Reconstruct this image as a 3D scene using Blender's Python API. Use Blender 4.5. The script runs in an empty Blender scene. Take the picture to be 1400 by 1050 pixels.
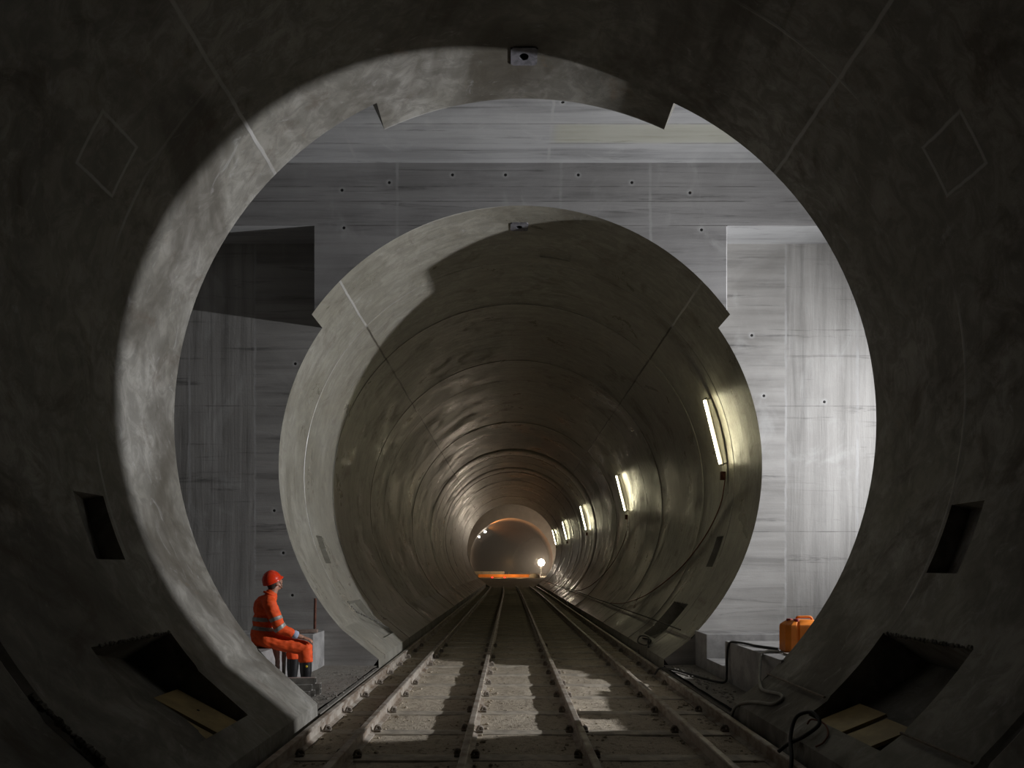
import bpy, bmesh, math, random
from mathutils import Vector, Matrix, noise
random.seed(7)
scene = bpy.context.scene
COL = scene.collection
AX, AZ, R = 0.175, 3.33, 4.0          # tunnel axis and radius
rad = math.radians

# ------------------------------------------------------------------ node helper
class NT:
    def __init__(s, name):
        s.m = bpy.data.materials.new(name); s.m.use_nodes = True
        s.t = s.m.node_tree; s.t.nodes.clear()
        s.out = s.t.nodes.new('ShaderNodeOutputMaterial')
    def n(s, typ, **kw):
        o = s.t.nodes.new(typ)
        for k, v in kw.items(): setattr(o, k, v)
        return o
    def put(s, sock, v):
        if isinstance(v, bpy.types.NodeSocket): s.t.links.new(v, sock)
        else: sock.default_value = v
    def math(s, op, a, b=None, c=None, clamp=False):
        o = s.n('ShaderNodeMath', operation=op, use_clamp=clamp)
        s.put(o.inputs[0], a)
        if b is not None: s.put(o.inputs[1], b)
        if c is not None: s.put(o.inputs[2], c)
        return o.outputs[0]
    def obj(s): return s.n('ShaderNodeTexCoord').outputs['Object']
    def sep(s, v):
        o = s.n('ShaderNodeSeparateXYZ'); s.put(o.inputs[0], v); return o.outputs
    def scale(s, v, xyz, off=(0, 0, 0)):
        o = s.n('ShaderNodeMapping'); s.put(o.inputs[0], v)
        o.inputs['Scale'].default_value = xyz; o.inputs['Location'].default_value = off
        return o.outputs[0]
    def noise(s, v, sc, det=4, rough=.55, dist=0):
        o = s.n('ShaderNodeTexNoise'); s.put(o.inputs['Vector'], v)
        o.inputs['Scale'].default_value = sc; o.inputs['Detail'].default_value = det
        o.inputs['Roughness'].default_value = rough; o.inputs['Distortion'].default_value = dist
        return o.outputs[0]
    def ss(s, v, a, b, lo=0., hi=1.):
        o = s.n('ShaderNodeMapRange', interpolation_type='SMOOTHSTEP')
        s.put(o.inputs[0], v); s.put(o.inputs[1], a); s.put(o.inputs[2], b)
        s.put(o.inputs[3], lo); s.put(o.inputs[4], hi); return o.outputs[0]
    def mix(s, f, a, b, mode='MIX'):
        o = s.n('ShaderNodeMix', data_type='RGBA', blend_type=mode)
        s.put(o.inputs[0], f)
        for sock, v in ((o.inputs[6], a), (o.inputs[7], b)):
            s.put(sock, tuple(v) + (1,) if isinstance(v, tuple) and len(v) == 3 else v)
        return o.outputs[2]
    def mixf(s, f, a, b):
        o = s.n('ShaderNodeMix', data_type='FLOAT')
        s.put(o.inputs[0], f); s.put(o.inputs[2], a); s.put(o.inputs[3], b); return o.outputs[0]
    def bump(s, h, strength, dist=.02, nrm=None):
        o = s.n('ShaderNodeBump'); s.put(o.inputs['Height'], h)
        o.inputs['Strength'].default_value = strength; o.inputs['Distance'].default_value = dist
        if nrm: s.put(o.inputs['Normal'], nrm)
        return o.outputs[0]
    def bsdf(s, col, rough=.6, metal=0., nrm=None, spec=None, **kw):
        p = s.n('ShaderNodeBsdfPrincipled')
        s.put(p.inputs['Base Color'], tuple(col) + (1,) if isinstance(col, tuple) and len(col) == 3 else col)
        s.put(p.inputs['Roughness'], rough); s.put(p.inputs['Metallic'], metal)
        if spec is not None: s.put(p.inputs['Specular IOR Level'], spec)
        if nrm: s.put(p.inputs['Normal'], nrm)
        s.t.links.new(p.outputs[0], s.out.inputs[0]); return s.m

def plain(name, col, rough=.5, metal=0., var=.25, sc=8, bump=.1, col2=None):
    t = NT(name); v = t.obj(); f = t.noise(v, sc, 5, .6)
    c2 = col2 or tuple(c * (1 - var) for c in col)
    return t.bsdf(t.mix(t.ss(f, .35, .68), col, c2), rough, metal, t.bump(f, bump, .01))

def emit(name, col, st):
    t = NT(name); e = t.n('ShaderNodeEmission')
    e.inputs[0].default_value = tuple(col) + (1,); e.inputs[1].default_value = st
    t.t.links.new(e.outputs[0], t.out.inputs[0]); return t.m

def lining_mat(name, off, base, base2, rough0, rough1, dirt, sp=.5, strk=.45, mott=.5, bmp=.22, rect=None, big=0):
    t = NT(name); v = t.obj(); x, y, z = t.sep(v)
    a = t.math('ABSOLUTE', t.math('ARCTAN2', t.math('SUBTRACT', x, AX), t.math('SUBTRACT', z, AZ)))
    wob = t.noise(v, 3.5, 3); wobs = t.math('MULTIPLY', t.math('SUBTRACT', wob, .5), .010)
    aw = t.math('ADD', a, wobs)
    dj = t.math('ABSOLUTE', t.math('SUBTRACT', aw, rad(45.3)))
    dring = t.math('PINGPONG', t.math('ADD', t.math('SUBTRACT', y, off), t.math('MULTIPLY', wobs, 1.6)), 1.0)
    ml = t.ss(dj, .0025, .0065, 1, 0); mr = t.ss(dring, .006, .022, 1, 0)
    patch = t.noise(v, .9, 2)
    ml = t.math('MULTIPLY', ml, t.ss(patch, .3, .5, .35, 1)); mr = t.math('MULTIPLY', mr, t.ss(patch, .42, .6, .05, .65))
    blot = t.noise(v, .75, 6, .62, .6)
    streak = t.noise(t.scale(v, (.55, 5.5, .55)), 1.6, 5, .6)
    fine = t.noise(v, 26, 4, .65)
    col = t.mix(t.ss(blot, .32, .68), base, base2)
    col = t.mix(t.ss(streak, .40, .66, 0, strk), col, tuple(c * .62 for c in base))
    mt = t.noise(t.scale(v, (1, 1.3, 1), (2.2, 4.4, 6.6)), 3.4, 8, .72, .9)
    col = t.mix(t.ss(mt, .40, .62, mott, 0), col, tuple(c * .55 for c in base))
    if big:
        bg = t.noise(t.scale(v, (1, .8, 1), (5.5, 1.4, 2.6)), .55, 5, .62, .8)
        col = t.mix(t.ss(bg, .46, .66, 0, big), col, (.06, .05, .035))
    st = t.noise(t.scale(v, (1, 1, 1), (3.1, 7.7, 1.3)), 1.15, 7, .68, 1.1)
    col = t.mix(t.ss(st, .54, .70, 0, dirt), col, (.105, .082, .06))
    rust = t.noise(t.scale(v, (1, 1, 1), (9.1, 2.7, 5.3)), 1.7, 6, .7, .5)
    col = t.mix(t.ss(rust, .62, .74, 0, .55 * dirt), col, (.20, .115, .045))
    wht = t.noise(t.scale(v, (1, 1.7, 1), (1.1, 12.7, 8.3)), 2.6, 6, .7, 1.5)
    col = t.mix(t.ss(wht, .58, .75, 0, .4), col, (.52, .52, .51))
    speck = t.noise(v, 60, 2, .6)
    col = t.mix(t.ss(speck, .63, .75, 0, .35), col, (.10, .095, .085))
    if rect:
        da = t.math('SUBTRACT', t.math('MULTIPLY', t.math('ABSOLUTE', t.math('SUBTRACT', aw, rad(rect[0]))), 4.0), rect[1])
        dy = t.math('SUBTRACT', t.math('ABSOLUTE', t.math('SUBTRACT', y, rect[2])), rect[3])
        rm = t.ss(t.math('ABSOLUTE', t.math('MAXIMUM', da, dy)), .006, .02, .8, 0)
        mr = t.math('MAXIMUM', mr, rm)
    col = t.mix(t.math('MAXIMUM', ml, mr), col, t.mix(t.ss(y, 12.6, 12.8), (.44, .43, .41), (.07, .06, .048)) if off > .5 else (.44, .43, .41))
    rgh = t.mixf(t.ss(blot, .3, .7), rough0, rough1)
    rgh = t.math('ADD', rgh, t.ss(st, .5, .7, 0, .25))
    h = t.math('ADD', t.math('MULTIPLY', streak, .6), t.math('MULTIPLY', fine, .25))
    h = t.math('ADD', h, t.math('MULTIPLY', blot, .8))
    nb = t.bump(h, bmp, .02)
    nb = t.bump(t.math('MAXIMUM', ml, mr), .35, .012, nb)
    return t.bsdf(col, rgh, 0, nb, spec=sp)

def wall_mat(name, mode, base, base2, seams_x=(), seams_z=(), holes=(), plane='xz', zlo=None, yellow=False):
    """board-marked concrete; mode 'h' boards along x, 'v' boards vertical, 'hv' switching at the cast joint"""
    t = NT(name); v = t.obj(); x, y, z = t.sep(v)
    if plane == 'xy': hv = t.scale(v, (.35, 5.5, 1)); hb = t.scale(v, (.12, 3.2, 0.3))
    else: hv = t.scale(v, (.35, 1, 5.5)); hb = t.scale(v, (.12, .3, 3.2))
    sh = t.noise(hv, 1.9, 6, .62, .4); bh = t.noise(hb, 1.5, 1, .3)
    if mode == 'hv':
        vv = t.scale(v, (5.5, 1, .30)); sv = t.noise(vv, 1.9, 6, .62, .4)
        vb = t.scale(v, (2.6, .3, .1)); bv = t.noise(vb, 1.5, 1, .3)
        d = t.math('SUBTRACT', t.math('ABSOLUTE', t.math('SUBTRACT', x, AX)), 4.39)
        d = t.math('ADD', d, t.math('MULTIPLY', t.math('SUBTRACT', t.noise(v, 4, 3), .5), .05))
        side = t.ss(d, -.01, .01)
        s_ = t.mixf(side, sh, sv); b_ = t.mixf(side, bh, bv)
        jw = t.ss(t.math('ABSOLUTE', d), .006, .03, 1, 0)
    else:
        s_ = sh; b_ = bh; jw = None
    blot = t.noise(v, .8, 6, .62, .5); fine = t.noise(v, 30, 4, .6)
    col = t.mix(t.ss(blot, .3, .7), base, base2)
    col = t.mix(t.ss(s_, .42, .70, 0, .42), col, tuple(c * .45 for c in base))
    col = t.mix(t.ss(b_, .35, .65, 0, .38), col, tuple(min(1, c * 1.35) for c in base2))
    dk = t.noise(t.scale(hv, (1, 1, 1), (4, 3, 8)), 1.1, 6, .7, .8)
    col = t.mix(t.ss(dk, .56, .72, 0, .75), col, (.075, .072, .068))
    wash = t.noise(t.scale(v, (1, 1, .6), (5, 2, 9)), 1.3, 5, .6, 1)
    col = t.mix(t.ss(wash, .55, .75, 0, .4), col, (.52, .52, .50))
    if yellow:
        yx = t.math('MULTIPLY', t.ss(x, .55, .75), t.ss(x, 3.6, 3.2)) ; yy = t.math('MULTIPLY', t.ss(y, 9.72, 9.8), t.ss(y, 10.24, 10.14))
        col = t.mix(t.math('MULTIPLY', t.math('MULTIPLY', yx, yy), .25), col, (.46, .44, .22))
    bump_in = t.math('ADD', t.math('MULTIPLY', s_, .8), t.math('MULTIPLY', fine, .2))
    seam = None
    wob = t.math('MULTIPLY', t.math('SUBTRACT', t.noise(v, 5, 4), .5), .05)
    for sx in seams_x:
        dd = t.math('ABSOLUTE', t.math('ADD', t.math('SUBTRACT', x, sx), wob))
        mk = t.ss(dd, .008, .035, .75, 0)
        if zlo is not None: mk = t.math('MULTIPLY', mk, t.ss(z, zlo, zlo + .02))
        seam = mk if seam is None else t.math('MAXIMUM', seam, mk)
    if jw is not None: seam = jw if seam is None else t.math('MAXIMUM', seam, t.math('MULTIPLY', jw, .7))
    if seam is not None:
        seam = t.math('MULTIPLY', seam, t.ss(t.noise(v, 2.2, 4), .35, .6, .25, 1))
        col = t.mix(seam, col, (.40, .395, .385))
    c = y if plane == 'xy' else z
    for sz in seams_z:
        dd = t.math('ABSOLUTE', t.math('ADD', t.math('SUBTRACT', c, sz), t.math('MULTIPLY', wob, .15)))
        mk = t.math('MULTIPLY', t.ss(dd, .003, .012, .6, 0), t.ss(t.noise(v, 1.6, 3), .38, .58, .1, 1))
        col = t.mix(mk, col, (.11, .105, .10))
        bump_in = t.math('SUBTRACT', bump_in, t.math('MULTIPLY', mk, .6))
    hm = None
    for (hx, hz) in holes:
        p = t.n('ShaderNodeVectorMath', operation='DISTANCE')
        cmb = t.n('ShaderNodeCombineXYZ'); t.put(cmb.inputs[0], x); t.put(cmb.inputs[2], c)
        t.put(p.inputs[0], cmb.outputs[0]); p.inputs[1].default_value = (hx, 0, hz)
        hm = p.outputs['Value'] if hm is None else t.math('MINIMUM', hm, p.outputs['Value'])
    if hm is not None:
        col = t.mix(t.ss(hm, .03, .075, .35, 0), col, (.5, .5, .49))
        k = t.ss(hm, .018, .028, 1, 0)
        col = t.mix(k, col, (.012, .011, .01)); bump_in = t.math('SUBTRACT', bump_in, t.math('MULTIPLY', k, 2))
    return t.bsdf(col, t.mixf(blot, .55, .8), 0, t.bump(bump_in, .35, .02), spec=.35)

def floor_mat(name, c1, c2, c3):
    t = NT(name); v = t.obj()
    a = t.noise(v, 1.3, 6, .65, .4); b = t.noise(v, 14, 6, .7); g = t.noise(v, 45, 3, .7)
    col = t.mix(t.ss(a, .35, .65), c1, c2); col = t.mix(t.ss(b, .5, .7, 0, .8), col, c3)
    h = t.math('ADD', t.math('MULTIPLY', b, .8), t.math('MULTIPLY', g, .5))
    return t.bsdf(col, .9, 0, t.bump(h, .9, .035), spec=.2)

# ------------------------------------------------------------------ mesh helper
class MB:
    def __init__(s): s.v = []; s.f = []
    def add(s, vs, fs):
        o = len(s.v); s.v += [tuple(p) for p in vs]; s.f += [tuple(i + o for i in f) for f in fs]; return s
    def box(s, c, size, rot=None, ch=0.):
        hx, hy, hz = [k / 2 for k in size]; M = rot if rot is not None else Matrix()
        bm = bmesh.new(); bmesh.ops.create_cube(bm, size=1)
        for q in bm.verts: q.co = Vector((q.co.x * size[0], q.co.y * size[1], q.co.z * size[2]))
        if ch: bmesh.ops.bevel(bm, geom=bm.edges[:], offset=ch, segments=2, affect='EDGES', profile=.6)
        bm.verts.index_update()
        s.add([M.to_3x3() @ q.co + Vector(c) for q in bm.verts], [[q.index for q in f.verts] for f in bm.faces]); bm.free(); return s
    def bb(s, x0, x1, y0, y1, z0, z1, ch=0.):
        return s.box(((x0 + x1) / 2, (y0 + y1) / 2, (z0 + z1) / 2), (x1 - x0, y1 - y0, z1 - z0), None, ch)
    def tube(s, pts, r, n=10, caps=True, closed=False):
        pts = [Vector(p) for p in pts]; rs = r if isinstance(r, (list, tuple)) else [r] * len(pts)
        vs = []; up = None; L = len(pts)
        for i, p in enumerate(pts):
            if closed: d = pts[(i + 1) % L] - pts[i - 1]
            else: d = pts[min(i + 1, L - 1)] - pts[max(i - 1, 0)]
            d.normalize()
            if up is None:
                up = Vector((0, 0, 1)) if abs(d.z) < .9 else Vector((1, 0, 0))
            u = up - d * up.dot(d)
            if u.length < 1e-5: u = d.orthogonal()
            u.normalize(); w = d.cross(u); up = u
            for k in range(n):
                t = 2 * math.pi * k / n; vs.append(p + (u * math.cos(t) + w * math.sin(t)) * rs[i])
        fs = []
        for i in range(L if closed else L - 1):
            j = (i + 1) % L
            for k in range(n): fs.append((i * n + k, i * n + (k + 1) % n, j * n + (k + 1) % n, j * n + k))
        if caps and not closed: fs += [tuple(range(n))[::-1], tuple((L - 1) * n + k for k in range(n))]
        return s.add(vs, fs)
    def ell(s, c, r, M=None, nu=16, nv=10):
        c = Vector(c); vs = []; fs = []
        for i in range(nv + 1):
            ph = math.pi * i / nv
            for j in range(nu):
                th = 2 * math.pi * j / nu
                p = Vector((r[0] * math.sin(ph) * math.cos(th), r[1] * math.sin(ph) * math.sin(th), r[2] * math.cos(ph)))
                vs.append((M.to_3x3() @ p if M else p) + c)
        for i in range(nv):
            for j in range(nu):
                fs.append((i * nu + j, (i + 1) * nu + j, (i + 1) * nu + (j + 1) % nu, i * nu + (j + 1) % nu))
        return s.add(vs, fs)
    def cap(s, p0, p1, r0, r1, n=14):
        s.tube([p0, p1], [r0, r1], n); s.ell(p0, (r0,) * 3); s.ell(p1, (r1,) * 3); return s
    def lathe(s, prof, n=24, M=None):
        vs = []; fs = []
        for (r, z) in prof:
            for k in range(n):
                t = 2 * math.pi * k / n; p = Vector((r * math.cos(t), r * math.sin(t), z)); vs.append(M @ p if M else p)
        for i in range(len(prof) - 1):
            for k in range(n): fs.append((i * n + k, i * n + (k + 1) % n, (i + 1) * n + (k + 1) % n, (i + 1) * n + k))
        return s.add(vs, fs)
    def build(s, name, mat, parent=None, smooth=None, merge=0.):
        me = bpy.data.meshes.new(name); me.from_pydata(s.v, [], s.f); me.update()
        bm = bmesh.new(); bm.from_mesh(me)
        if merge: bmesh.ops.remove_doubles(bm, verts=bm.verts, dist=merge)
        bmesh.ops.recalc_face_normals(bm, faces=bm.faces); bm.to_mesh(me); bm.free()
        if mat: me.materials.append(mat)
        if smooth is not None:
            for p in me.polygons: p.use_smooth = True
            me.set_sharp_from_angle(angle=rad(smooth))
        o = bpy.data.objects.new(name, me); COL.objects.link(o)
        if parent: o.parent = parent; o.matrix_parent_inverse = Matrix.Translation(-Vector(parent.location))
        return o

def tag(o, label=None, cat=None, group=None, kind=None):
    if label: o['label'] = label
    if cat: o['category'] = cat
    if group: o['group'] = group
    if kind: o['kind'] = kind
    return o
def empty(name, loc, label, cat, group=None):
    o = bpy.data.objects.new(name, None); COL.objects.link(o); o.location = loc; o.empty_display_size = .1
    return tag(o, label, cat, group)
def struct(o): o['kind'] = 'structure'; return o
def smoothpath(pts, sub=8):
    P = [Vector(p) for p in pts]; out = []
    for i in range(len(P) - 1):
        p0, p1, p2, p3 = P[max(i - 1, 0)], P[i], P[i + 1], P[min(i + 2, len(P) - 1)]
        for k in range(sub):
            t = k / sub
            out.append(.5 * ((2 * p1) + (p2 - p0) * t + (2 * p0 - 5 * p1 + 4 * p2 - p3) * t * t + (3 * p1 - p0 - 3 * p2 + p3) * t ** 3))
    return out + [P[-1]]
def C(a, y, r=R):                      # point on the tunnel wall, a degrees from the crown, + to the right
    return Vector((AX + r * math.sin(rad(a)), y, AZ + r * math.cos(rad(a))))

# ------------------------------------------------------------------ materials
M = {}
M['near'] = lining_mat('precast_concrete_near', .25, (.232, .220, .186), (.385, .370, .332), .5, .7, .6, .5, .15, .6, .15, (63.1, .235, 5.745, .245), .75)
M['far'] = lining_mat('precast_concrete_far', .69, (.26, .245, .20), (.36, .345, .295), .25, .46, .35, .5, .35, .4, .42)
HOLES_H = [(-2.63, 7.57), (-1.89, 7.69), (-.9, 7.81), (-.07, 7.81), (1.07, 7.81), (1.91, 7.69), (2.82, 7.53), (3.0, 6.95), (-2.6, 6.98)]
HOLES_W = [(-3.55, 5.03), (-3.63, 4.18), (-3.9, 2.6), (-3.75, 1.9), (-3.6, 1.2), (4.0, 5.5), (4.2, 4.5), (4.05, 2.6), (3.8, 2.1), (5.2, 4.4)]
M['header'] = wall_mat('board_marked_concrete_header', 'h', (.25, .243, .235), (.33, .323, .315), (-1.76, .80, 2.2), (7.63, 7.40, 7.02), HOLES_H)
M['back'] = wall_mat('board_marked_concrete_back', 'hv', (.245, .236, .218), (.34, .33, .31), (-5.3, 5.75), (4.33, 2.25), HOLES_W)
M['ceil'] = wall_mat('board_marked_concrete_ceiling', 'h', (.29, .29, .285), (.38, .38, .375), (-2.4, .6), (9.75, 10.2), [(.72, 9.3)], plane='xy', yellow=True)
M['block'] = plain('cast_concrete', (.34, .33, .315), .75, 0, .4, 3.5, .25)
M['dust'] = floor_mat('dusty_track_bed', (.44, .375, .285), (.56, .485, .375), (.16, .13, .095))
M['sand'] = floor_mat('sandy_floor', (.25, .23, .2), (.31, .29, .25), (.15, .135, .115))
M['rail'] = plain('dusty_rail_steel', (.50, .455, .39), .5, .2, .5, 5, .15, (.24, .18, .13))
M['sleeper'] = plain('dusty_steel_sleeper', (.50, .44, .35), .7, .0, .4, 6, .2)
M['clip'] = plain('dirty_rail_clip', (.26, .22, .175), .75, .1, .45, 20, .2)
M['wood'] = plain('yellow_shuttering_board', (.46, .34, .14), .6, 0, .35, 3, .1)
M['rustrod'] = plain('rusty_steel', (.16, .06, .035), .8, .2, .5, 20, .2)
M['grey_timber'] = plain('weathered_plank', (.26, .19, .15), .8, 0, .4, 9, .2)
M['tubes'] = plain('grey_steel_tube', (.46, .44, .40), .55, .3, .4, 8, .1)
M['hole_shade'] = plain('painted_hole_shade', (.012, .012, .012), .9)  # near-black colour standing in for the shade inside holes
M['orange'] = plain('orange_canister_plastic', (.85, .235, .012), .42, 0, .15, 6, .05)
M['redcap'] = plain('red_cap_plastic', (.30, .02, .02), .4)
M['hose'] = plain('black_rubber_hose', (.03, .029, .027), .55)
M['ghose'] = plain('grey_rubber_hose', (.30, .29, .25), .6)
M['rcable'] = plain('red_cable', (.2, .06, .03), .6)
M['fixture'] = plain('lamp_housing', (.2, .18, .15), .5)
M['tubelight'] = emit('fluorescent_tube', (1, .92, .60), 42)
M['cavern'] = floor_mat('rough_sprayed_concrete', (.24, .22, .2), (.32, .3, .27), (.16, .15, .135))
M['plate'] = plain('dark_anchor_concrete', (.17, .165, .18), .7, 0, .45, 14, .3)
M['mortar'] = plain('rough_broken_concrete', (.20, .19, .165), .9, 0, .55, 9, 1.2)

# ------------------------------------------------------------------ tunnel linings
def ray_line(a, P0, P1):
    d = Vector((math.sin(a), math.cos(a))); e = Vector(P1) - Vector(P0)
    # d*t = P0 + e*s
    den = d.x * (-e.y) + e.x * d.y
    return (P0[0] * (-e.y) + e.x * P0[1]) / den
def lining(name, mat, rings, kL, kR, bL, bR, pockets, skip, rowfn, tongue=None):
    relL = (bL[0] - AX, bL[1] - AZ); relR = (bR[0] - AX, bR[1] - AZ)
    eL = math.degrees(math.atan2(relL[0], relL[1])); eR = math.degrees(math.atan2(relR[0], relR[1]))
    kPL = (R * math.sin(rad(kL)), R * math.cos(rad(kL))); kPR = (R * math.sin(rad(kR)), R * math.cos(rad(kR)))
    ths = set(round(k * 2.5, 4) for k in range(-60, 61) if eL < k * 2.5 < eR)
    ths |= {eL, eR, kL, kR}
    for p in pockets: ths |= {p[0], p[1]}
    if tongue: ths |= {-tongue[0], tongue[0]}
    ths = sorted(ths)
    def rr(a, dr):
        if a < kL - 1e-6: return ray_line(rad(a), kPL, relL) + dr + (.02 if a < kL - .6 else 0)
        if a > kR + 1e-6: return ray_line(rad(a), kPR, relR) + dr + (.02 if a > kR + .6 else 0)
        return R + dr
    ths = sorted(set(ths) | {kL - .7, kR + .7})
    rows = rowfn(rings)
    ys_p = sorted({q for p in pockets for q in (p[2], p[3])})
    # insert pocket rows
    full = []
    for i, (y, dr) in enumerate(rows):
        full.append((y, dr))
        if i + 1 < len(rows):
            y2, d2 = rows[i + 1]
            for q in ys_p:
                if y + 1e-5 < q < y2 - 1e-5: full.append((q, dr + (d2 - dr) * (q - y) / (y2 - y)))
    rows = full; mb = MB(); nt = len(ths)
    def pt(a, y, dr, ex=0):
        r = rr(a, dr) + ex; return (AX + r * math.sin(rad(a)), y, AZ + r * math.cos(rad(a)))
    for (y, dr) in rows:
        for a in ths: mb.v.append(pt(a, y, dr))
    def inp(a, y):
        for k, p in enumerate(pockets):
            if p[0] < a < p[1] and p[2] < y < p[3]: return k
        return None
    for i in range(len(rows) - 1):
        for j in range(nt - 1):
            ym = (rows[i][0] + rows[i + 1][0]) / 2; am = (ths[j] + ths[j + 1]) / 2
            if skip(am, ym) or inp(am, ym) is not None: continue
            mb.f.append((i * nt + j, i * nt + j + 1, (i + 1) * nt + j + 1, (i + 1) * nt + j))
    # side drops to below the track bed
    for j, (bx, bz) in ((0, bL), (nt - 1, bR)):
        o = len(mb.v)
        for (y, dr) in rows: mb.v.append((bx, y, -.25))
        for i in range(len(rows) - 1):
            ym = (rows[i][0] + rows[i + 1][0]) / 2
            if skip(ths[j] * .999, ym): continue
            mb.f.append((i * nt + j, (i + 1) * nt + j, o + i + 1, o + i))
    # pocket interiors
    for (a0, a1, y0, y1, dd) in pockets:
        js = [j for j in range(nt) if a0 - 1e-6 <= ths[j] <= a1 + 1e-6]
        is_ = [i for i in range(len(rows)) if y0 - 1e-6 <= rows[i][0] <= y1 + 1e-6]
        idx = {}
        for i in is_:
            for j in js:
                u = (ths[j] - a0) / (a1 - a0); w = (rows[i][0] - y0) / (y1 - y0)
                d = (dd[0] * (1 - u) + dd[2] * u) * (1 - w) + (dd[1] * (1 - u) + dd[3] * u) * w
                idx[i, j] = len(mb.v); mb.v.append(pt(ths[j], rows[i][0], rows[i][1], d))
        for p in range(len(is_) - 1):
            for q in range(len(js) - 1):
                mb.f.append((idx[is_[p], js[q]], idx[is_[p], js[q + 1]], idx[is_[p + 1], js[q + 1]], idx[is_[p + 1], js[q]]))
        for p in range(len(is_) - 1):
            for j in (js[0], js[-1]):
                i0, i1 = is_[p], is_[p + 1]; mb.f.append((i0 * nt + j, i1 * nt + j, idx[i1, j], idx[i0, j]))
        for q in range(len(js) - 1):
            for i in (is_[0], is_[-1]):
                j0, j1 = js[q], js[q + 1]; mb.f.append((i * nt + j0, i * nt + j1, idx[i, j1], idx[i, j0]))
    if tongue:                                      # thick back, end and sides of the projecting crown
        at, ya, yb, th = tongue; js = [a for a in ths if -at - 1e-6 <= a <= at + 1e-6]
        for k in range(len(js) - 1):
            a, b = js[k], js[k + 1]
            mb.add([pt(a, yb, 0), pt(b, yb, 0), pt(b, yb, 0, th), pt(a, yb, 0, th)], [(0, 1, 2, 3)])
            mb.add([pt(a, ya, 0, th), pt(b, ya, 0, th), pt(b, yb, 0, th), pt(a, yb, 0, th)], [(0, 1, 2, 3)])
        for a in (js[0], js[-1]):
            mb.add([pt(a, ya, 0), pt(a, yb, 0), pt(a, yb, 0, th), pt(a, ya, 0, th)], [(0, 1, 2, 3)])
    o = MB.build(mb, name, mat, None, 25, 1e-4)
    return struct(o)

def flip(p): return (-p[1], -p[0], p[2], p[3], (p[4][2], p[4][3], p[4][0], p[4][1]))
NR = 7.775; FR = 11.29; TN = 8.25; TF = 10.69
near_rings = [-5.75, -3.75, -1.75, .25, 2.25, 4.25, 6.25, TN]
def near_rows(rings):
    out = []
    for i in range(len(rings) - 1):
        y0, y1 = rings[i], rings[i + 1]; d = random.uniform(-.0015, .0015)
        if i: out.append((y0 + .001, .03 if i == 5 else d))
        out.append((y0 + (.05 if i == 5 else .012 if i else 0), d))
        if y1 == TN: out.append((NR, d * .0))
        out.append((y1 - (.05 if i == 4 else .012 if y1 != TN else 0), d if y1 != TN else 0))
        if y1 != TN: out.append((y1, .03 if i == 4 else d))
    return out
pk_near = [
    (105.9, 115.4, 5.78, 6.21, (.17, .17, .17, .17)),
    (-113.5, -104.7, 5.77, 6.2, (.16, .20, .01, .17)),
    (124.6, 139.5, 5.10, 6.33, (.58, .50, .30, .17)),
    (-139.5, -124.4, 5.09, 6.28, (.03, .17, .07, .46)),
    (-2.4, 1.6, 7.43, 7.67, (.2, .2, .2, .2)),
]
lining('wall_near', M['near'], near_rings, -130.0, 135.6, (-2.18, .13), (2.54, .15), pk_near,
       lambda a, y: y > NR and abs(a) > 25, near_rows, (25, NR, TN, .42))
far_rings = [TF + 2 * k for k in range(26)] + [61.7]
def far_rows(rings):
    out = []
    for i in range(len(rings) - 1):
        y0, y1 = rings[i], rings[i + 1]; d = random.uniform(-.010, .008) if i else 0
        out.append((y0 + (.0 if i == 0 else .012), d))
        if i == 0: out.append((FR, 0))
        out.append((y0 + .5 * (y1 - y0) + (.2 if i == 0 else 0), d + .004 if i else 0)); out.append((y1 - .012, d)); out.append((y1, .012))
        if i < len(rings) - 2: out.append((y1 + .001, .012))
    return out
pk_far = [
    (105.6, 114.5, 12.86, 13.28, (.17, .17, .17, .17)), (-113.5, -105.4, 12.95, 13.37, (.02, .1, .02, .1)),
    (126.5, 139.5, 13.0, 14.1, (.40, .42, .12, .12)), (-139.5, -125.5, 12.95, 14.05, (.06, .05, .16, .14)),
    (5.4, 13.2, 11.9, 12.42, (.012, .012, .012, .012)),
    (-2.3, 1.5, 11.22, 11.46, (.2, .2, .2, .2)),
]
lining('wall_far', M['far'], far_rings, -130.7, 134.8, (-2.16, .16), (2.54, .16), pk_far,
       lambda a, y: y < FR and abs(a) > 54, far_rows)

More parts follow.
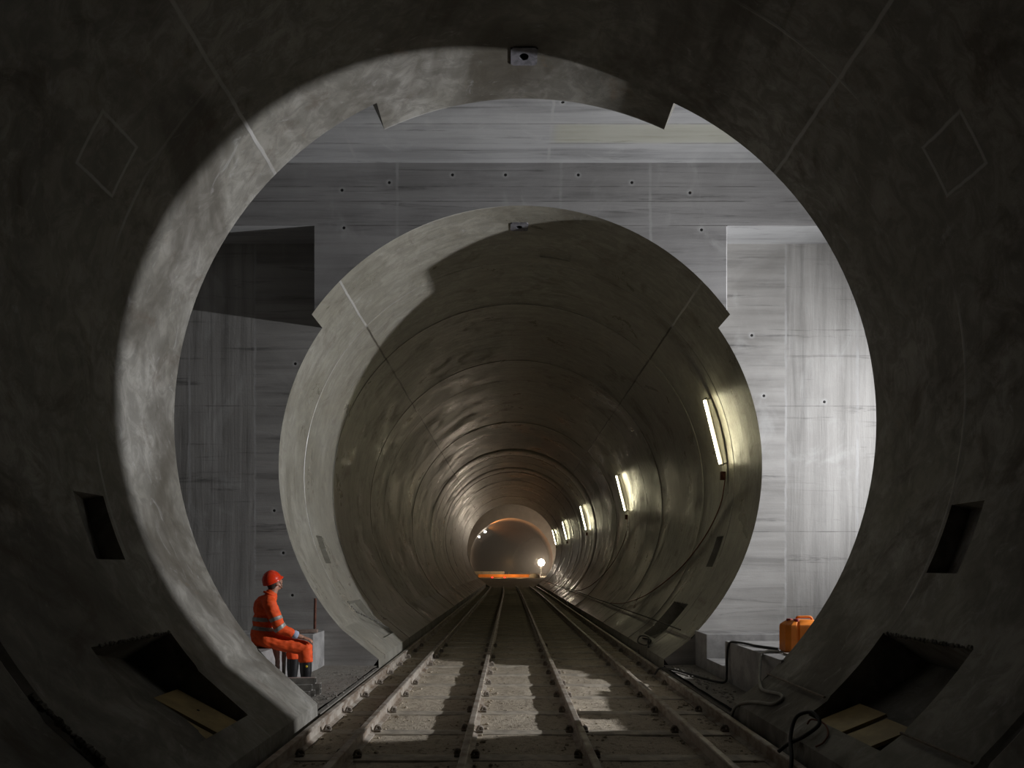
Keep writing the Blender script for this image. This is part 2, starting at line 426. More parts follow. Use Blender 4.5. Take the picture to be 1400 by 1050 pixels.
# ------------------------------------------------------------------ chamber between the two tunnels
XL, XR, ZC, ZH = -9.0, 14.0, 8.0, 7.015
def chord_r(a, kL, kR, bL, bR):
    if a < kL: return ray_line(rad(a), (R * math.sin(rad(kL)), R * math.cos(rad(kL))), (bL[0] - AX, bL[1] - AZ)) + .02
    if a > kR: return ray_line(rad(a), (R * math.sin(rad(kR)), R * math.cos(rad(kR))), (bR[0] - AX, bR[1] - AZ)) + .02
    return R
def holed(mb, y, x0, x1, z0, z1, a0, a1, corners=True, step=2.5, r=None):
    r = r or (lambda a: R)
    x0 -= AX; x1 -= AX; z0 -= AZ; z1 -= AZ
    A = {a0, a1} | {k * step for k in range(int(a0 / step), int(a1 / step) + 1) if a0 < k * step < a1}
    for cx in (x0, x1):
        for cz in (z0, z1):
            an = math.degrees(math.atan2(cx, cz))
            if a0 < an < a1: A.add(an)
    A = sorted(A)
    def outer(a):
        s, c = math.sin(rad(a)), math.cos(rad(a)); t = 1e9
        if s > 1e-9: t = min(t, x1 / s)
        if s < -1e-9: t = min(t, x0 / s)
        if c > 1e-9: t = min(t, z1 / c)
        if c < -1e-9: t = min(t, z0 / c)
        return (AX + s * t, y, AZ + c * t)
    for a, b in zip(A, A[1:]):
        pa = (AX + r(a) * math.sin(rad(a)), y, AZ + r(a) * math.cos(rad(a))); pb = (AX + r(b) * math.sin(rad(b)), y, AZ + r(b) * math.cos(rad(b)))
        oa, ob = outer(a), outer(b)
        mb.add([pa, pb, ob, oa], [(0, 1, 2, 3)])
XB = R * math.sin(rad(54)); x0b, x1b = AX - XB, AX + XB
mb = MB(); holed(mb, FR, XL, XR, -.3, ZC, -143.6, 143.3, r=lambda a: chord_r(a, -130.7, 134.8, (-2.16, .16), (2.54, .16)))
struct(mb.build('wall_back', M['back'], None, 30, 1e-4))
mb = MB()
holed(mb, TF, x0b, x1b - .02, 3.0, ZC, -53.9, 53.6)
mb.add([(XL, TF, ZH), (x0b, TF, ZH), (x0b, TF, ZC), (XL, TF, ZC)], [(0, 1, 2, 3)])
mb.add([(x1b - .02, TF, ZH), (x1b, TF, ZH), (x1b, TF, ZC), (x1b - .02, TF, ZC)], [(0, 1, 2, 3)])
mb.add([(x1b, TF, ZH), (XR, TF, ZH), (XR, TF, ZC), (x1b, TF, ZC)], [(0, 1, 2, 3)])
zt = AZ + R * math.cos(rad(54))
mr = MB()
for (xa, xb) in ((XL, x0b), (x1b, XR)): mr.add([(xa, TF, ZH), (xb, TF, ZH), (xb, FR, ZH), (xa, FR, ZH)], [(0, 1, 2, 3)])
mb.add([(x0b, TF, zt), (x0b, FR, zt), (x0b, FR, ZH), (x0b, TF, ZH)], [(0, 1, 2, 3)])
mb.add([(x1b, TF + .025, zt), (x1b, FR, zt), (x1b, FR, ZH), (x1b, TF + .025, ZH)], [(0, 1, 2, 3)])
mb.add([(x1b - .02, TF, zt + .01), (x1b, TF + .025, zt), (x1b, TF + .025, ZH), (x1b - .02, TF, ZH)], [(0, 1, 2, 3)])
struct(mb.build('wall_header', M['header']))
struct(mr.build('ceiling_recess', M['ceil']))
mb = MB(); holed(mb, NR, XL, XR, -.3, ZC, -143.6, 143.3, r=lambda a: chord_r(a, -130.0, 135.6, (-2.18, .13), (2.54, .15)))
struct(mb.build('wall_front', M['block'], None, 30, 1e-4))
mb = MB(); mb.add([(XL, NR, ZC), (XR, NR, ZC), (XR, TF, ZC), (XL, TF, ZC)], [(0, 1, 2, 3)])
struct(mb.build('ceiling', M['ceil']))
for nm, x in (('wall_left', XL), ('wall_right', XR)):
    mb = MB(); mb.add([(x, NR, -.2), (x, FR, -.2), (x, FR, ZC), (x, NR, ZC)], [(0, 1, 2, 3)]); struct(mb.build(nm, M['block']))

# floors
FZ = -.155
def bed(name, x0, x1, y0, y1, z, nx, ny, amp, mat, seed):
    mb = MB()
    for i in range(ny + 1):
        for j in range(nx + 1):
            x = x0 + (x1 - x0) * j / nx; y = y0 + (y1 - y0) * i / ny
            h = noise.noise((x * 2.1 + seed, y * 2.1, 0)) * amp + noise.noise((x * 7 + seed, y * 7, 3)) * amp * .5
            mb.v.append((x, y, z + h))
    for i in range(ny):
        for j in range(nx):
            a = i * (nx + 1) + j; mb.f.append((a, a + 1, a + nx + 2, a + nx + 1))
    return struct(mb.build(name, mat, None, 60))
bed('floor', -2.2, 2.56, -5.7, 16, FZ, 110, 460, .018, M['dust'], 0)
bed('floor_far', -2.2, 2.56, 16, 61.7, FZ, 30, 180, .012, M['dust'], 4)
bed('floor_left', XL, -2.19, NR, FR, .04, 60, 40, .014, M['sand'], 9)
bed('floor_right', 2.53, XR, NR, FR, .05, 80, 40, .014, M['sand'], 13)
for nm, x in (('trim_1', -2.19), ('trim_2', 2.53)):
    mb = MB(); mb.bb(x - .03, x + .03, NR, FR, -.25, .0); struct(mb.build(nm, M['sand']))

# concrete cable-trough benches on both sides
def bench(name, x0, x1, front_left):
    mb = MB()
    mb.bb(x0, x1, 10.65, FR + .05, 0, .617, .012)
    mb.bb(x0, x1, NR - .05, 9.74, 0, .616, .012)
    mb.bb(x0, x1, 9.73, 10.66, 0, .243, .008)
    return struct(mb.build(name, M['block'], None, 30))
bench('plinth_right', 3.07, XR, True)
bench('plinth_left', XL, -3.07, False)

# ------------------------------------------------------------------ crown anchor plates
def anchor(y0, y1, label):
    x0, x1 = AX + R * math.sin(rad(-2.5)), AX + R * math.sin(rad(1.7)); z = AZ + R - .018
    cx, cy, n, rh = (x0 + x1) / 2 + .01, (y0 + y1) / 2, 32, .052
    mb = MB(); sq = []; ci = []
    for k in range(n):
        t = 2 * math.pi * (k + .5) / n; c, s = math.cos(t), math.sin(t); m = max(abs(c), abs(s))
        sq.append((cx + c / m * (x1 - x0) / 2, cy + s / m * (y1 - y0) / 2)); ci.append((cx + c * rh, cy + s * rh))
    for lay, (P, zz) in enumerate(((sq, z + .03), (sq, z), (ci, z), (ci, z + .012))):
        mb.v += [(p[0], p[1], zz) for p in P]
    for l in range(3):
        for k in range(n): mb.f.append((l * n + k, l * n + (k + 1) % n, (l + 1) * n + (k + 1) % n, (l + 1) * n + k))
    o = mb.build('anchor_plate', M['plate'], None, 30); tag(o, label, 'anchor plate')
    b = MB(); b.lathe([(rh, z + .012), (rh, z + .16), (0, z + .16)], 24, Matrix.Translation((cx, cy, 0))); b.build('bore', M['hole_shade'], o, 30)  # bore walls coloured black, so the hole's shade is painted in
anchor(7.42, 7.68, 'square anchor plate with round hole set in the crown of the near tunnel rim')
anchor(11.21, 11.47, 'small dark square anchor plate in the crown of the inner tunnel mouth')

# ------------------------------------------------------------------ track: six rails and the sleepers
RX = [-2.085, -1.53, -.41, .735, 1.885, 2.445]
def bend(y): return -.16 * max(0, (y - 36) / 25.) ** 2
prof = [(-.062, 0), (.062, 0), (.062, .013), (.012, .03), (.010, .105), (.034, .122), (.036, .150), (.026, .158), (-.026, .158), (-.036, .150), (-.034, .122), (-.010, .105), (-.012, .03), (-.062, .013)]
rl = ['leftmost of the six rails, dusty steel rail along the foot of the left lining',
      'second dusty steel rail from the left, between the leftmost rail and the middle pair',
      'left rail of the middle pair, third from the left',
      'right rail of the middle pair, fourth from the left',
      'fifth rail from the left, dusty steel rail with a short bright patch on its head',
      'rightmost of the six rails, dark rail along the foot of the right lining']
for k, x in enumerate(RX):
    mb = MB(); ys = [-2 + .0 + 2.5 * i for i in range(26)] ; n = len(prof)
    for y in ys:
        for (px, pz) in prof: mb.v.append((x + px + bend(y), y, -.158 + pz))
    for i in range(len(ys) - 1):
        for j in range(n): mb.f.append((i * n + j, i * n + (j + 1) % n, (i + 1) * n + (j + 1) % n, (i + 1) * n + j))
    mb.f += [tuple(range(n)), tuple((len(ys) - 1) * n + j for j in range(n))]
    tag(mb.build('rail', M['rail'], None, 35), rl[k], 'rail', 'rails on the tunnel floor')
# a sleeper and its clips
def sleeper_mb():
    mb = MB(); P = [(-.13, 0), (-.10, .045), (-.055, .052), (.055, .052), (.10, .045), (.13, 0)]
    for x in (-2.12, 2.48):
        for (py, pz) in P: mb.v.append((x, py, -.19 + pz))
    for j in range(5): mb.f.append((j, j + 1, 6 + j + 1, 6 + j))
    mb.f += [(0, 1, 2, 3, 4, 5), (6, 7, 8, 9, 10, 11), (0, 5, 11, 6)]
    return mb
def clip_mb(s):
    mb = MB()
    mb.box((s * .085, 0, -.128), (.075, .075, .022), None, .005)
    mb.tube(smoothpath([(s * .05, -.02, -.118), (s * .075, -.022, -.07), (s * .105, 0, -.085), (s * .115, .012, -.12)], 4), .013, 6)
    mb.tube([(s * .092, .01, -.125), (s * .092, .01, -.065)], .013, 6)
    mb.tube([(s * .092, .01, -.105), (s * .092, .01, -.088)], .026, 6)
    return mb
smesh = sleeper_mb().build('sleeper', M['sleeper'], None, 40)
cl = [clip_mb(-1).build('rail_clip', M['clip'], None, 40), clip_mb(1).build('rail_clip', M['clip'], None, 40)]
sl_lab = 'dusty steel sleeper lying across the track bed under the rails'
first = True; proto_used = [False, False]
for k in range(58):
    y = 3.5 + k
    s = smesh if k == 0 else smesh.copy()
    if k: COL.objects.link(s)
    s.location = (bend(y), y, 0); s.rotation_euler.z = random.uniform(-.012, .012)
    tag(s, sl_lab, 'sleeper', 'steel sleepers across the track bed')
    if y < 16:
        for i, rx in enumerate(RX):
            for q, sg in enumerate((-1, 1)):
                if (i == 0 and sg < 0) or (i == 5 and sg > 0) or (k and random.random() < .16): continue
                c = cl[q] if not proto_used[q] else cl[q].copy()
                if proto_used[q]: COL.objects.link(c)
                proto_used[q] = True
                c.parent = s; c.location = (rx, random.uniform(-.03, .03), 0); c.rotation_euler.z = random.uniform(-.12, .12)
# rail joint bolts on the left rail and debris along the rails
def rubble(name, spots, mat, label, cat):
    mb = MB()
    for (x, y, z, r) in spots:
        bm = bmesh.new(); bmesh.ops.create_icosphere(bm, subdivisions=1, radius=r)
        sx, sy, sz = random.uniform(.7, 1.4), random.uniform(.7, 1.4), random.uniform(.5, .9)
        mb.add([(x + q.co.x * sx * random.uniform(.8, 1.15), y + q.co.y * sy * random.uniform(.8, 1.15), z + q.co.z * sz) for q in bm.verts], [[q.index for q in f.verts] for f in bm.faces]); bm.free()
    return tag(mb.build(name, mat), label, cat, kind='stuff')
sp = []
for i in range(1500):
    rx = random.choice(RX); sg = random.choice((-1, 1)); y = random.uniform(4.5, 17)
    x = rx + sg * (.075 + abs(random.gauss(0, .09)))
    if -2.14 < x < 2.5: sp.append((x, y, FZ + .004, random.choice((.008, .011, .015, .02, .028))))
for i in range(900): sp.append((random.uniform(-1.9, 2.4), random.uniform(4.5, 16), FZ + .003, random.uniform(.005, .014)))
rubble('gravel', sp, M['dust'], 'loose stones and crumbs of dirt scattered between the rails', 'gravel')
sp = [(-2.1 - abs(random.gauss(.1, .25)), random.uniform(7.9, 11.1), .05, random.uniform(.006, .018)) for i in range(70)]
sp += [(2.6 + abs(random.gauss(.05, .2)), random.uniform(7.9, 11.1), .055, random.uniform(.008, .025)) for i in range(110)]
sp = [q for q in sp if -3.0 < q[0] < 3.0]
rubble('debris', sp, M['sand'], 'small debris on the sandy chamber floor beside the track', 'debris')

# ------------------------------------------------------------------ boards in the niches
def plank(pts4, th, label, mat=None, hole=None):
    """pts4: A,B,Cc,D corners of the top face"""
    A = [Vector(p) for p in pts4]; nrm = (A[1] - A[0]).cross(A[3] - A[0]).normalized()
    if nrm.z < 0: nrm = -nrm
    mb = MB(); mb.add(A + [p - nrm * th for p in A], [(0, 1, 2, 3), (4, 5, 6, 7), (0, 1, 5, 4), (1, 2, 6, 5), (2, 3, 7, 6), (3, 0, 4, 7)])
    o = mb.build('board', mat or M['wood']); tag(o, label, 'board', 'shuttering boards in the lining niches')
    if hole is not None:
        c = Vector(hole); b = MB(); b.tube([c - nrm * .01, c + nrm * .002], .014, 12); b.build('nail_hole', M['hole_shade'], o)  # black disc painting the shade of a nail hole
    return o
def inc(xa, za, xb, zb, y0, y1): return [(xa, y0, za), (xb, y0, zb), (xb, y1, zb), (xa, y1, za)]
plank(inc(-3.02, .56, -2.42, .235, 5.78, 6.20), .03, 'wider yellow wooden board in the left niche, beside the dark niche end', None, (-2.74, 6.0, .409))
plank(inc(-3.02, .54, -2.46, .235, 5.50, 5.75), .03, 'narrow yellow wooden board in the left niche, on its open side')
plank(inc(3.20, .42, 2.66, .20, 5.80, 6.24), .03, 'wider yellow wooden board in the right niche, beside the rough niche end')
plank(inc(3.18, .39, 2.66, .18, 5.38, 5.76), .03, 'lower yellow wooden board in the right niche, nearer the camera')

# strips of broken mortar along the kinks and the upper edges of the niches
def rough_strip(name, pts, w, label):
    mb = MB()
    for i in range(len(pts) - 1):
        a, b = Vector(pts[i]), Vector(pts[i + 1]); L = (b - a).length; n = max(2, int(L / .03))
        for k in range(n):
            p = a + (b - a) * ((k + random.random()) / n); r = w * random.uniform(.5, 1.1)
            bm = bmesh.new(); bmesh.ops.create_icosphere(bm, subdivisions=1, radius=r)
            mb.add([p + q.co * random.uniform(.75, 1.2) for q in bm.verts], [[q.index for q in f.verts] for f in bm.faces]); bm.free()
    return tag(mb.build(name, M['mortar']), label, 'mortar', kind='stuff')
rough_strip('broken_mortar', [C(124.6, 5.1, 4.005), C(124.6, 6.33, 4.005)], .022, 'ragged broken mortar edge along the top of the right niche')
rough_strip('broken_mortar', [C(-124.4, 5.2, 4.0), C(-124.4, 6.28, 4.0)], .02, 'ragged broken mortar edge along the top of the left niche')
rough_strip('broken_mortar', [C(-128, 4.25, 4.0), C(-134, 4.26, 3.97), C(-137, 4.28, 3.96)], .035, 'lump of broken mortar in the ring joint at lower left')
rough_strip('broken_mortar', [C(126.5, 13.0, 4.0), C(126.5, 14.1, 4.0)], .018, 'broken mortar edge of the niche inside the far tunnel on the right')
rough_strip('broken_mortar', [C(-125.5, 12.95, 4.0), C(-129, 13.1, 4.01), C(-133, 13.6, 3.97), C(-138, 14.05, 3.95)], .02, 'rough broken edge of the niche inside the far tunnel on the left')

# steel edge strips where the lower lining begins
def strip(a, y0, y1, label):
    mb = MB(); mb.tube([C(a, y0, 3.985), C(a, y1, 3.985)], .012, 6); tag(mb.build('steel_strip', M['clip']), label, 'steel strip')
strip(136.2, 6.36, 7.76, 'thin steel strip on the right lining between the niche and the tunnel rim')
strip(136.6, 4.3, 5.08, 'thin steel strip on the right lining at the lower right corner')

# ------------------------------------------------------------------ things in the chamber
mb = MB(); mb.tube([(-3.13, 10.95, .617), (-3.12, 10.95, 1.165)], .022, 10)
tag(mb.build('rusty_rod', M['rustrod'], None, 40), 'rusty upright steel rod behind the seated worker', 'rod')
mb = MB(); mb.box((-3.38, 10.8, .648), (.66, .13, .05), Matrix.Rotation(.12, 4, 'Z') @ Matrix.Rotation(-.02, 4, 'Y'), .006)
tag(mb.build('plank', M['grey_timber'], None, 30), 'short brown plank on the concrete ledge by the rusty rod', 'plank')
def sq_tube(y, z, x1, lab, s=.075, yaw=.06):
    mb = MB(); L = .62; h = s / 2; t = .007; n = 0
    Mx = Matrix.Translation((x1, y, z)) @ Matrix.Rotation(yaw, 4, 'Z')
    o4 = [(-h, -h), (h, -h), (h, h), (-h, h)]; i4 = [(-h + t, -h + t), (h - t, -h + t), (h - t, h - t), (-h + t, h - t)]
    vs = [Mx @ Vector((x, p[0], p[1])) for x, ring in ((-L, o4), (0, o4), (0, i4), (-L, i4)) for p in ring]
    mb.add(vs, [(4 * l + k, 4 * l + (k + 1) % 4, 4 * ((l + 1) % 4) + (k + 1) % 4, 4 * ((l + 1) % 4) + k) for l in range(4) for k in range(4)])
    o = mb.build('square_tube', M['tubes']); tag(o, lab, 'steel tube', 'square steel tubes on the floor by the worker')
z0 = .062
sq_tube(8.42, z0 + .0375, -2.47, 'square steel tube on the floor, nearest the rim in the bottom row')
sq_tube(8.52, z0 + .0375, -2.43, 'square steel tube on the floor, middle of the bottom row')
sq_tube(8.62, z0 + .0375, -2.39, 'square steel tube on the floor, rear of the bottom row nearest the boots')
sq_tube(8.46, z0 + .114, -2.45, 'square steel tube in the upper layer, front one')
sq_tube(8.56, z0 + .114, -2.37, 'square steel tube in the upper layer, rear one jutting out furthest')
sq_tube(8.51, z0 + .191, -2.42, 'square steel tube on the very top of the tube stack')

# orange canister
can = empty('canister', (3.60, 8.45, .617), 'orange plastic canister with red caps standing on the right concrete ledge', 'canister')
def can_ring(hw, hd, z, g):            # outline with a vertical groove in the long sides
    P = []; c = .05
    pts = [(-hw + c, -hd), (-hw * .50, -hd), (-hw * .44, -hd + g), (-hw * .36, -hd + g), (-hw * .30, -hd), (hw - c, -hd), (hw, -hd + c), (hw, hd - c), (hw - c, hd), (-hw * .30, hd), (-hw * .36, hd - g), (-hw * .44, hd - g), (-hw * .50, hd), (-hw + c, hd), (-hw, hd - c), (-hw, -hd + c)]
    return [(3.60 + p[0], 8.45 + p[1], .617 + z) for p in pts]
mb = MB(); lv = [(.205, .125, .012, .0), (.225, .145, .035, .018), (.225, .145, .33, .018), (.218, .138, .355, .016), (.17, .095, .40, .006), (.15, .08, .412, 0)]
for l in lv: mb.v += can_ring(l[0], l[1], l[2] - .012, l[3])
for l in range(len(lv) - 1):
    for k in range(16): mb.f.append((l * 16 + k, l * 16 + (k + 1) % 16, (l + 1) * 16 + (k + 1) % 16, (l + 1) * 16 + k))
mb.f += [tuple(range(16)), tuple((len(lv) - 1) * 16 + k for k in range(16))]
mb.build('tank', M['orange'], can, 28)
mb = MB(); mb.tube(smoothpath([(3.55, 8.45, 1.01), (3.56, 8.45, 1.045), (3.62, 8.45, 1.05), (3.72, 8.45, 1.048), (3.745, 8.45, 1.01)], 5), .016, 8); mb.build('handle', M['orange'], can, 40)
for (x, y) in ((3.455, 8.44), (3.515, 8.38)):
    mb = MB(); mb.lathe([(0, 1.0), (.034, 1.0), (.034, 1.025), (.028, 1.032), (0, 1.032)], 16, Matrix.Translation((x, y, 0))); mb.build('screw_cap', M['redcap'], can, 35)
tag(MB().bb(3.30, 3.62, 8.02, 8.24, .617, .635).build('flat_steel_plate', M['clip']), 'flat dark plate on the concrete ledge in front of the orange canister', 'plate')

def CB(a, y, lift=.02):
    rr = chord_r(a, -130.0, 135.6, (-2.18, .13), (2.54, .15)) - lift
    return Vector((AX + rr * math.sin(rad(a)), y, AZ + rr * math.cos(rad(a))))
def hose(name, pts, r, mat, label, cat='hose'):
    mb = MB(); mb.tube(smoothpath(pts, 10), r, 8); return tag(mb.build(name, mat, None, 60), label, cat)
hose('hose', [(3.40, 8.62, .632), (3.25, 8.95, .632), (3.13, 9.35, .634), (3.06, 9.52, .60), (3.03, 9.52, .40), (3.02, 9.5, .2), (2.98, 9.45, .078), (2.85, 9.6, .07), (2.68, 10.2, .068), (2.55, 10.6, .07), (2.4, 10.9, .05), (2.34, 11.0, -.06)], .016, M['hose'],
     'black hose hanging over the edge of the right concrete ledge to the track')
hose('hose', [(3.30, 8.38, .632), (3.16, 8.36, .635), (3.06, 8.3, .60), (2.97, 8.1, .50), CB(138.2, 7.72), CB(139.2, 7.45), CB(138.6, 7.1), CB(139.2, 6.95), CB(140.6, 7.0), CB(141.6, 7.3), CB(142.8, 7.5), (2.515, 7.62, .10), (2.50, 7.7, -.02)], .018, M['ghose'],
     'grey hose trailing from the orange canister down the right bench')
hose('hose', [(2.40, 6.10, .018), (2.47, 6.05, .10), (2.56, 5.93, .20), (2.70, 5.95, .305), (2.69, 6.08, .375), (2.58, 6.14, .32), (2.49, 6.05, .17), (2.42, 5.86, .03), (2.34, 5.70, -.10), (2.33, 5.5, -.13)], .017, M['hose'],
     'black hose looped on the right lining beside the rightmost rail')
hose('cable', [CB(143.0, 5.72, .015), CB(142.0, 5.70, .015), CB(140.6, 5.78, .015), CB(139.8, 5.92, .04), CB(140.2, 6.08, .06), CB(141.0, 6.1, .04)], .008, M['rcable'],
     'thin reddish cable looped beside the black hose on the right lining', 'cable')
hose('hose', [(2.56, 12.6, .19), C(142, 12.9, 3.95), C(140.2, 13.3, 3.95), C(141, 13.9, 3.95), C(143, 13.6, 3.95), C(142.6, 12.9, 3.955), C(140.6, 13.0, 3.95), C(141.2, 13.6, 3.95)], .016, M['hose'],
     'small coil of black hose on the right bench just inside the far tunnel')

# ------------------------------------------------------------------ fluorescent tubes in the far tunnel
lamps = [(13.05, 'bright fluorescent tube on the right tunnel wall, nearest of the row'),
         (23.85, 'second nearest fluorescent tube on the right tunnel wall'),
         (36.1, 'third fluorescent tube along the right tunnel wall'),
         (48.4, 'fourth fluorescent tube along the right tunnel wall'),
         (59.6, 'furthest fluorescent tube, close to the far end of the tunnel')]
for (y, lab) in lamps:
    p0, p1 = C(66.6, y, 3.86), C(85.6, y, 3.86)
    e = empty('fluorescent_lamp', (p0 + p1) / 2, lab, 'lamp', 'fluorescent lamps on the tunnel wall')
    mb = MB(); mb.tube([p0, p1], .02, 10); mb.build('tube', M['tubelight'], e, 60)
    n = (C(76, y, 3.8) - C(76, y, 4)).normalized(); d = (p1 - p0).normalized()
    mb = MB(); q0, q1 = p0 - n * .045 - d * .03, p1 - n * .045 + d * .03
    mb.tube([q0, q1], .024, 4); mb.build('housing', M['fixture'], e)
    for p in (p0, p1):
        b = MB(); b.tube([p - d * .012, p + d * .012], .024, 8); b.tube([p, p - n * .13], .012, 6); b.build('bracket', M['fixture'], e, 40)
    b = MB(); b.box(C(88.8, y, 3.9), (.09, .09, .16), Matrix.Rotation(rad(1), 4, 'Y'), .01); b.build('junction_box', M['rustrod'], e)
    if y < 30:
        pts = [C(90, y, 3.94), C(97, y + .35, 3.975), C(106, y + 1.1, 3.98), C(116, y + 2.2, 3.98), C(126, y + 3.8, 3.975), C(132, y + 5.6, 3.96), C(134, y + 7.5, 3.955)]
        b = MB(); b.tube(smoothpath(pts, 8), .011, 6); b.build('power_cable', M['rcable'], e, 60)
hose('cable', [C(134.4, 12.0 + k * 3.0, 3.955 - .02 * (k % 2)) for k in range(10)], .014, M['hose'], 'dark cable lying along the right bench edge inside the far tunnel', 'cable')

# ------------------------------------------------------------------ cavern beyond the far end
def bore(name, cx, cz, r, y0, y1, nr, mat, rough, curve=0, seed=0):
    mb = MB(); na = 72
    for i in range(nr + 1):
        y = y0 + (y1 - y0) * i / nr; ox = curve * ((y - y0) / 10) ** 2
        for k in range(na):
            a = 2 * math.pi * k / na; p = Vector((math.sin(a), 0, math.cos(a)))
            rr = r + noise.noise((p.x * r * .7 + seed, y * .7, p.z * r * .7)) * rough + noise.noise((p.x * r * 2, y * 2, p.z * r * 2 + seed)) * rough * .4
            mb.v.append((cx + ox + p.x * rr, y, cz + p.z * rr))
    for i in range(nr):
        for k in range(na): mb.f.append((i * na + k, i * na + (k + 1) % na, (i + 1) * na + (k + 1) % na, (i + 1) * na + k))
    return mb, na
mb, na = bore('', .2, 3.1, 7.5, 61.7, 89.5, 30, None, .35)
struct(mb.build('wall_cavern', M['cavern'], None, 60))
mb = MB(); prev = None
for k in range(72):
    a0, a1 = 2 * math.pi * k / 72, 2 * math.pi * (k + 1) / 72
    f = lambda a, r, cz, y: (.2 + r * math.sin(a), y, cz + r * math.cos(a))
    mb.add([f(a0, 5.45, 2.63, 89.5), f(a1, 5.45, 2.63, 89.5), f(a1, 8.2, 3.1, 89.5), f(a0, 8.2, 3.1, 89.5)], [(0, 1, 2, 3)])
    mb.add([f(a0, 4.0, AZ, 61.7), f(a1, 4.0, AZ, 61.7), f(a1, 8.2, 3.1, 61.7), f(a0, 8.2, 3.1, 61.7)], [(0, 1, 2, 3)])
struct(mb.build('wall_portal', M['cavern'], None, 30, 1e-4))
mb, na = bore('', .2, 2.63, 5.45, 89.5, 150, 60, None, .10, .16, 5)
n0 = len(mb.v) - na; mb.f.append(tuple(n0 + k for k in range(na)))
struct(mb.build('wall_deep', M['cavern'], None, 60))
mb = MB(); ny = 40
for i in range(ny + 1):
    y = 61.5 + 90 * i / ny
    zf = -.16 + .62 * min(1, max(0, (y - 62) / 9)); zf = zf if y < 71 else .46
    for j in range(25):
        x = -8 + 20 * j / 24; mb.v.append((x, y, zf + noise.noise((x * .9, y * .9, 2)) * .06))
for i in range(ny):
    for j in range(24): mb.f.append((i * 25 + j, i * 25 + j + 1, (i + 1) * 25 + j + 1, (i + 1) * 25 + j))
struct(mb.build('floor_cavern', M['dust'], None, 60))
# lamp heads far away
def far_lamp(name, pos, r, col, st, base, label, stand):
    e = empty(name, (pos[0], pos[1], base[2]), label, 'lamp')
    b = MB(); b.ell(pos, (r, r, r)); b.build('bulb', emit('bulb_' + name, col, st), e, 60)
    b = MB(); p, q = Vector(pos), Vector(base)
    if stand:
        b.tube([p - Vector((0, 0, r)), q + Vector((0, 0, .5))], .035, 8)
        for k in range(3):
            t = 2.1 * k; b.tube([q + Vector((0, 0, .6)), q + Vector((.5 * math.cos(t), .5 * math.sin(t), 0))], .025, 6)
        b.build('tripod', M['fixture'], e, 40)
    else:
        b.tube([p, q], .03, 6); b.build('bracket', M['fixture'], e, 40)
def px(x, y, Y): return ((x - 697) * Y / 933., Y, 1.67 + (775 - y) * Y / 933.)
P = px(740, 769, 84); far_lamp('floodlight', P, .42, (1, .82, .62), 120, (P[0], P[1], .44), 'glaring white floodlight on a stand at the far end of the tunnel', True)
P = px(663, 727, 91.5); far_lamp('wall_lamp', P, .16, (1, .9, .75), 60, (P[0] - .35, P[1], P[2] + .35), 'brighter of two small lamps high at the far end on the left', False)
P = px(655, 734, 90.5); far_lamp('wall_lamp', P, .11, (1, .95, .85), 40, (P[0] - .35, P[1], P[2] + .35), 'dimmer, lower one of two small lamps at the far end on the left', False)
# orange barrier across the end of the track
bar = empty('barrier', (0, 76, .45), 'low glowing orange barrier across the far end of the track', 'barrier')
x0, x1 = px(654, 0, 76)[0], px(737, 0, 76)[0]
MB().bb(x0, x1, 75.97, 76.03, .50, .84, .01).build('banner', plain('orange_barrier_sheet', (.9, .30, .03), .6, 0, .3, 1.2, .1), bar)
for k in range(7):
    x = x0 + (x1 - x0) * k / 6; b = MB(); b.tube([(x, 76.06, .4), (x, 76.06, 1.15 if k in (3, 5) else .9)], .03, 6); b.build('post', M['fixture'], bar)
tag(MB().bb(-4.0, -.6, 76.5, 78.5, .4, 1.16, .05).build('material_pile', M['block']), 'pale long pile behind the left end of the orange barrier', 'pile')
for k, x in enumerate((673, 690)):
    P = px(x, 789.5, 74); e = empty('signal_lamp', (P[0], P[1], .44), ('left' if k == 0 else 'right') + ' one of two tiny red lamps in front of the orange barrier', 'lamp', 'red lamps before the barrier')
    b = MB(); b.ell(P, (.11, .08, .09)); b.build('lens', emit('red_lens', (1, .03, .02), 3), e)
    b = MB(); b.tube([(P[0], P[1] + .05, P[2]), (P[0], P[1] + .05, .38)], .04, 6); b.build('post', M['fixture'], e)
mb = MB(); P = px(729, 790, 70); mb.ell((P[0] + .3, 75.0, .55), (.6, .5, .42), None, 20, 12)
tag(mb.build('rubble_sack', M['block'], None, 60), 'pale rounded sack at the right end of the track by the floodlight', 'sack')
# haze
t = NT('dust_haze'); vs = t.n('ShaderNodeVolumeScatter'); vs.inputs['Density'].default_value = .013; vs.inputs['Anisotropy'].default_value = .45
vs.inputs['Color'].default_value = (.9, .82, .74, 1); t.t.links.new(vs.outputs[0], t.out.inputs[1])
hz = MB().bb(-7, 9, 62.2, 130, -.5, 9.8).build('dust_haze', t.m); tag(hz, 'thin dusty haze hanging in the cavern at the far end', 'haze', kind='stuff')

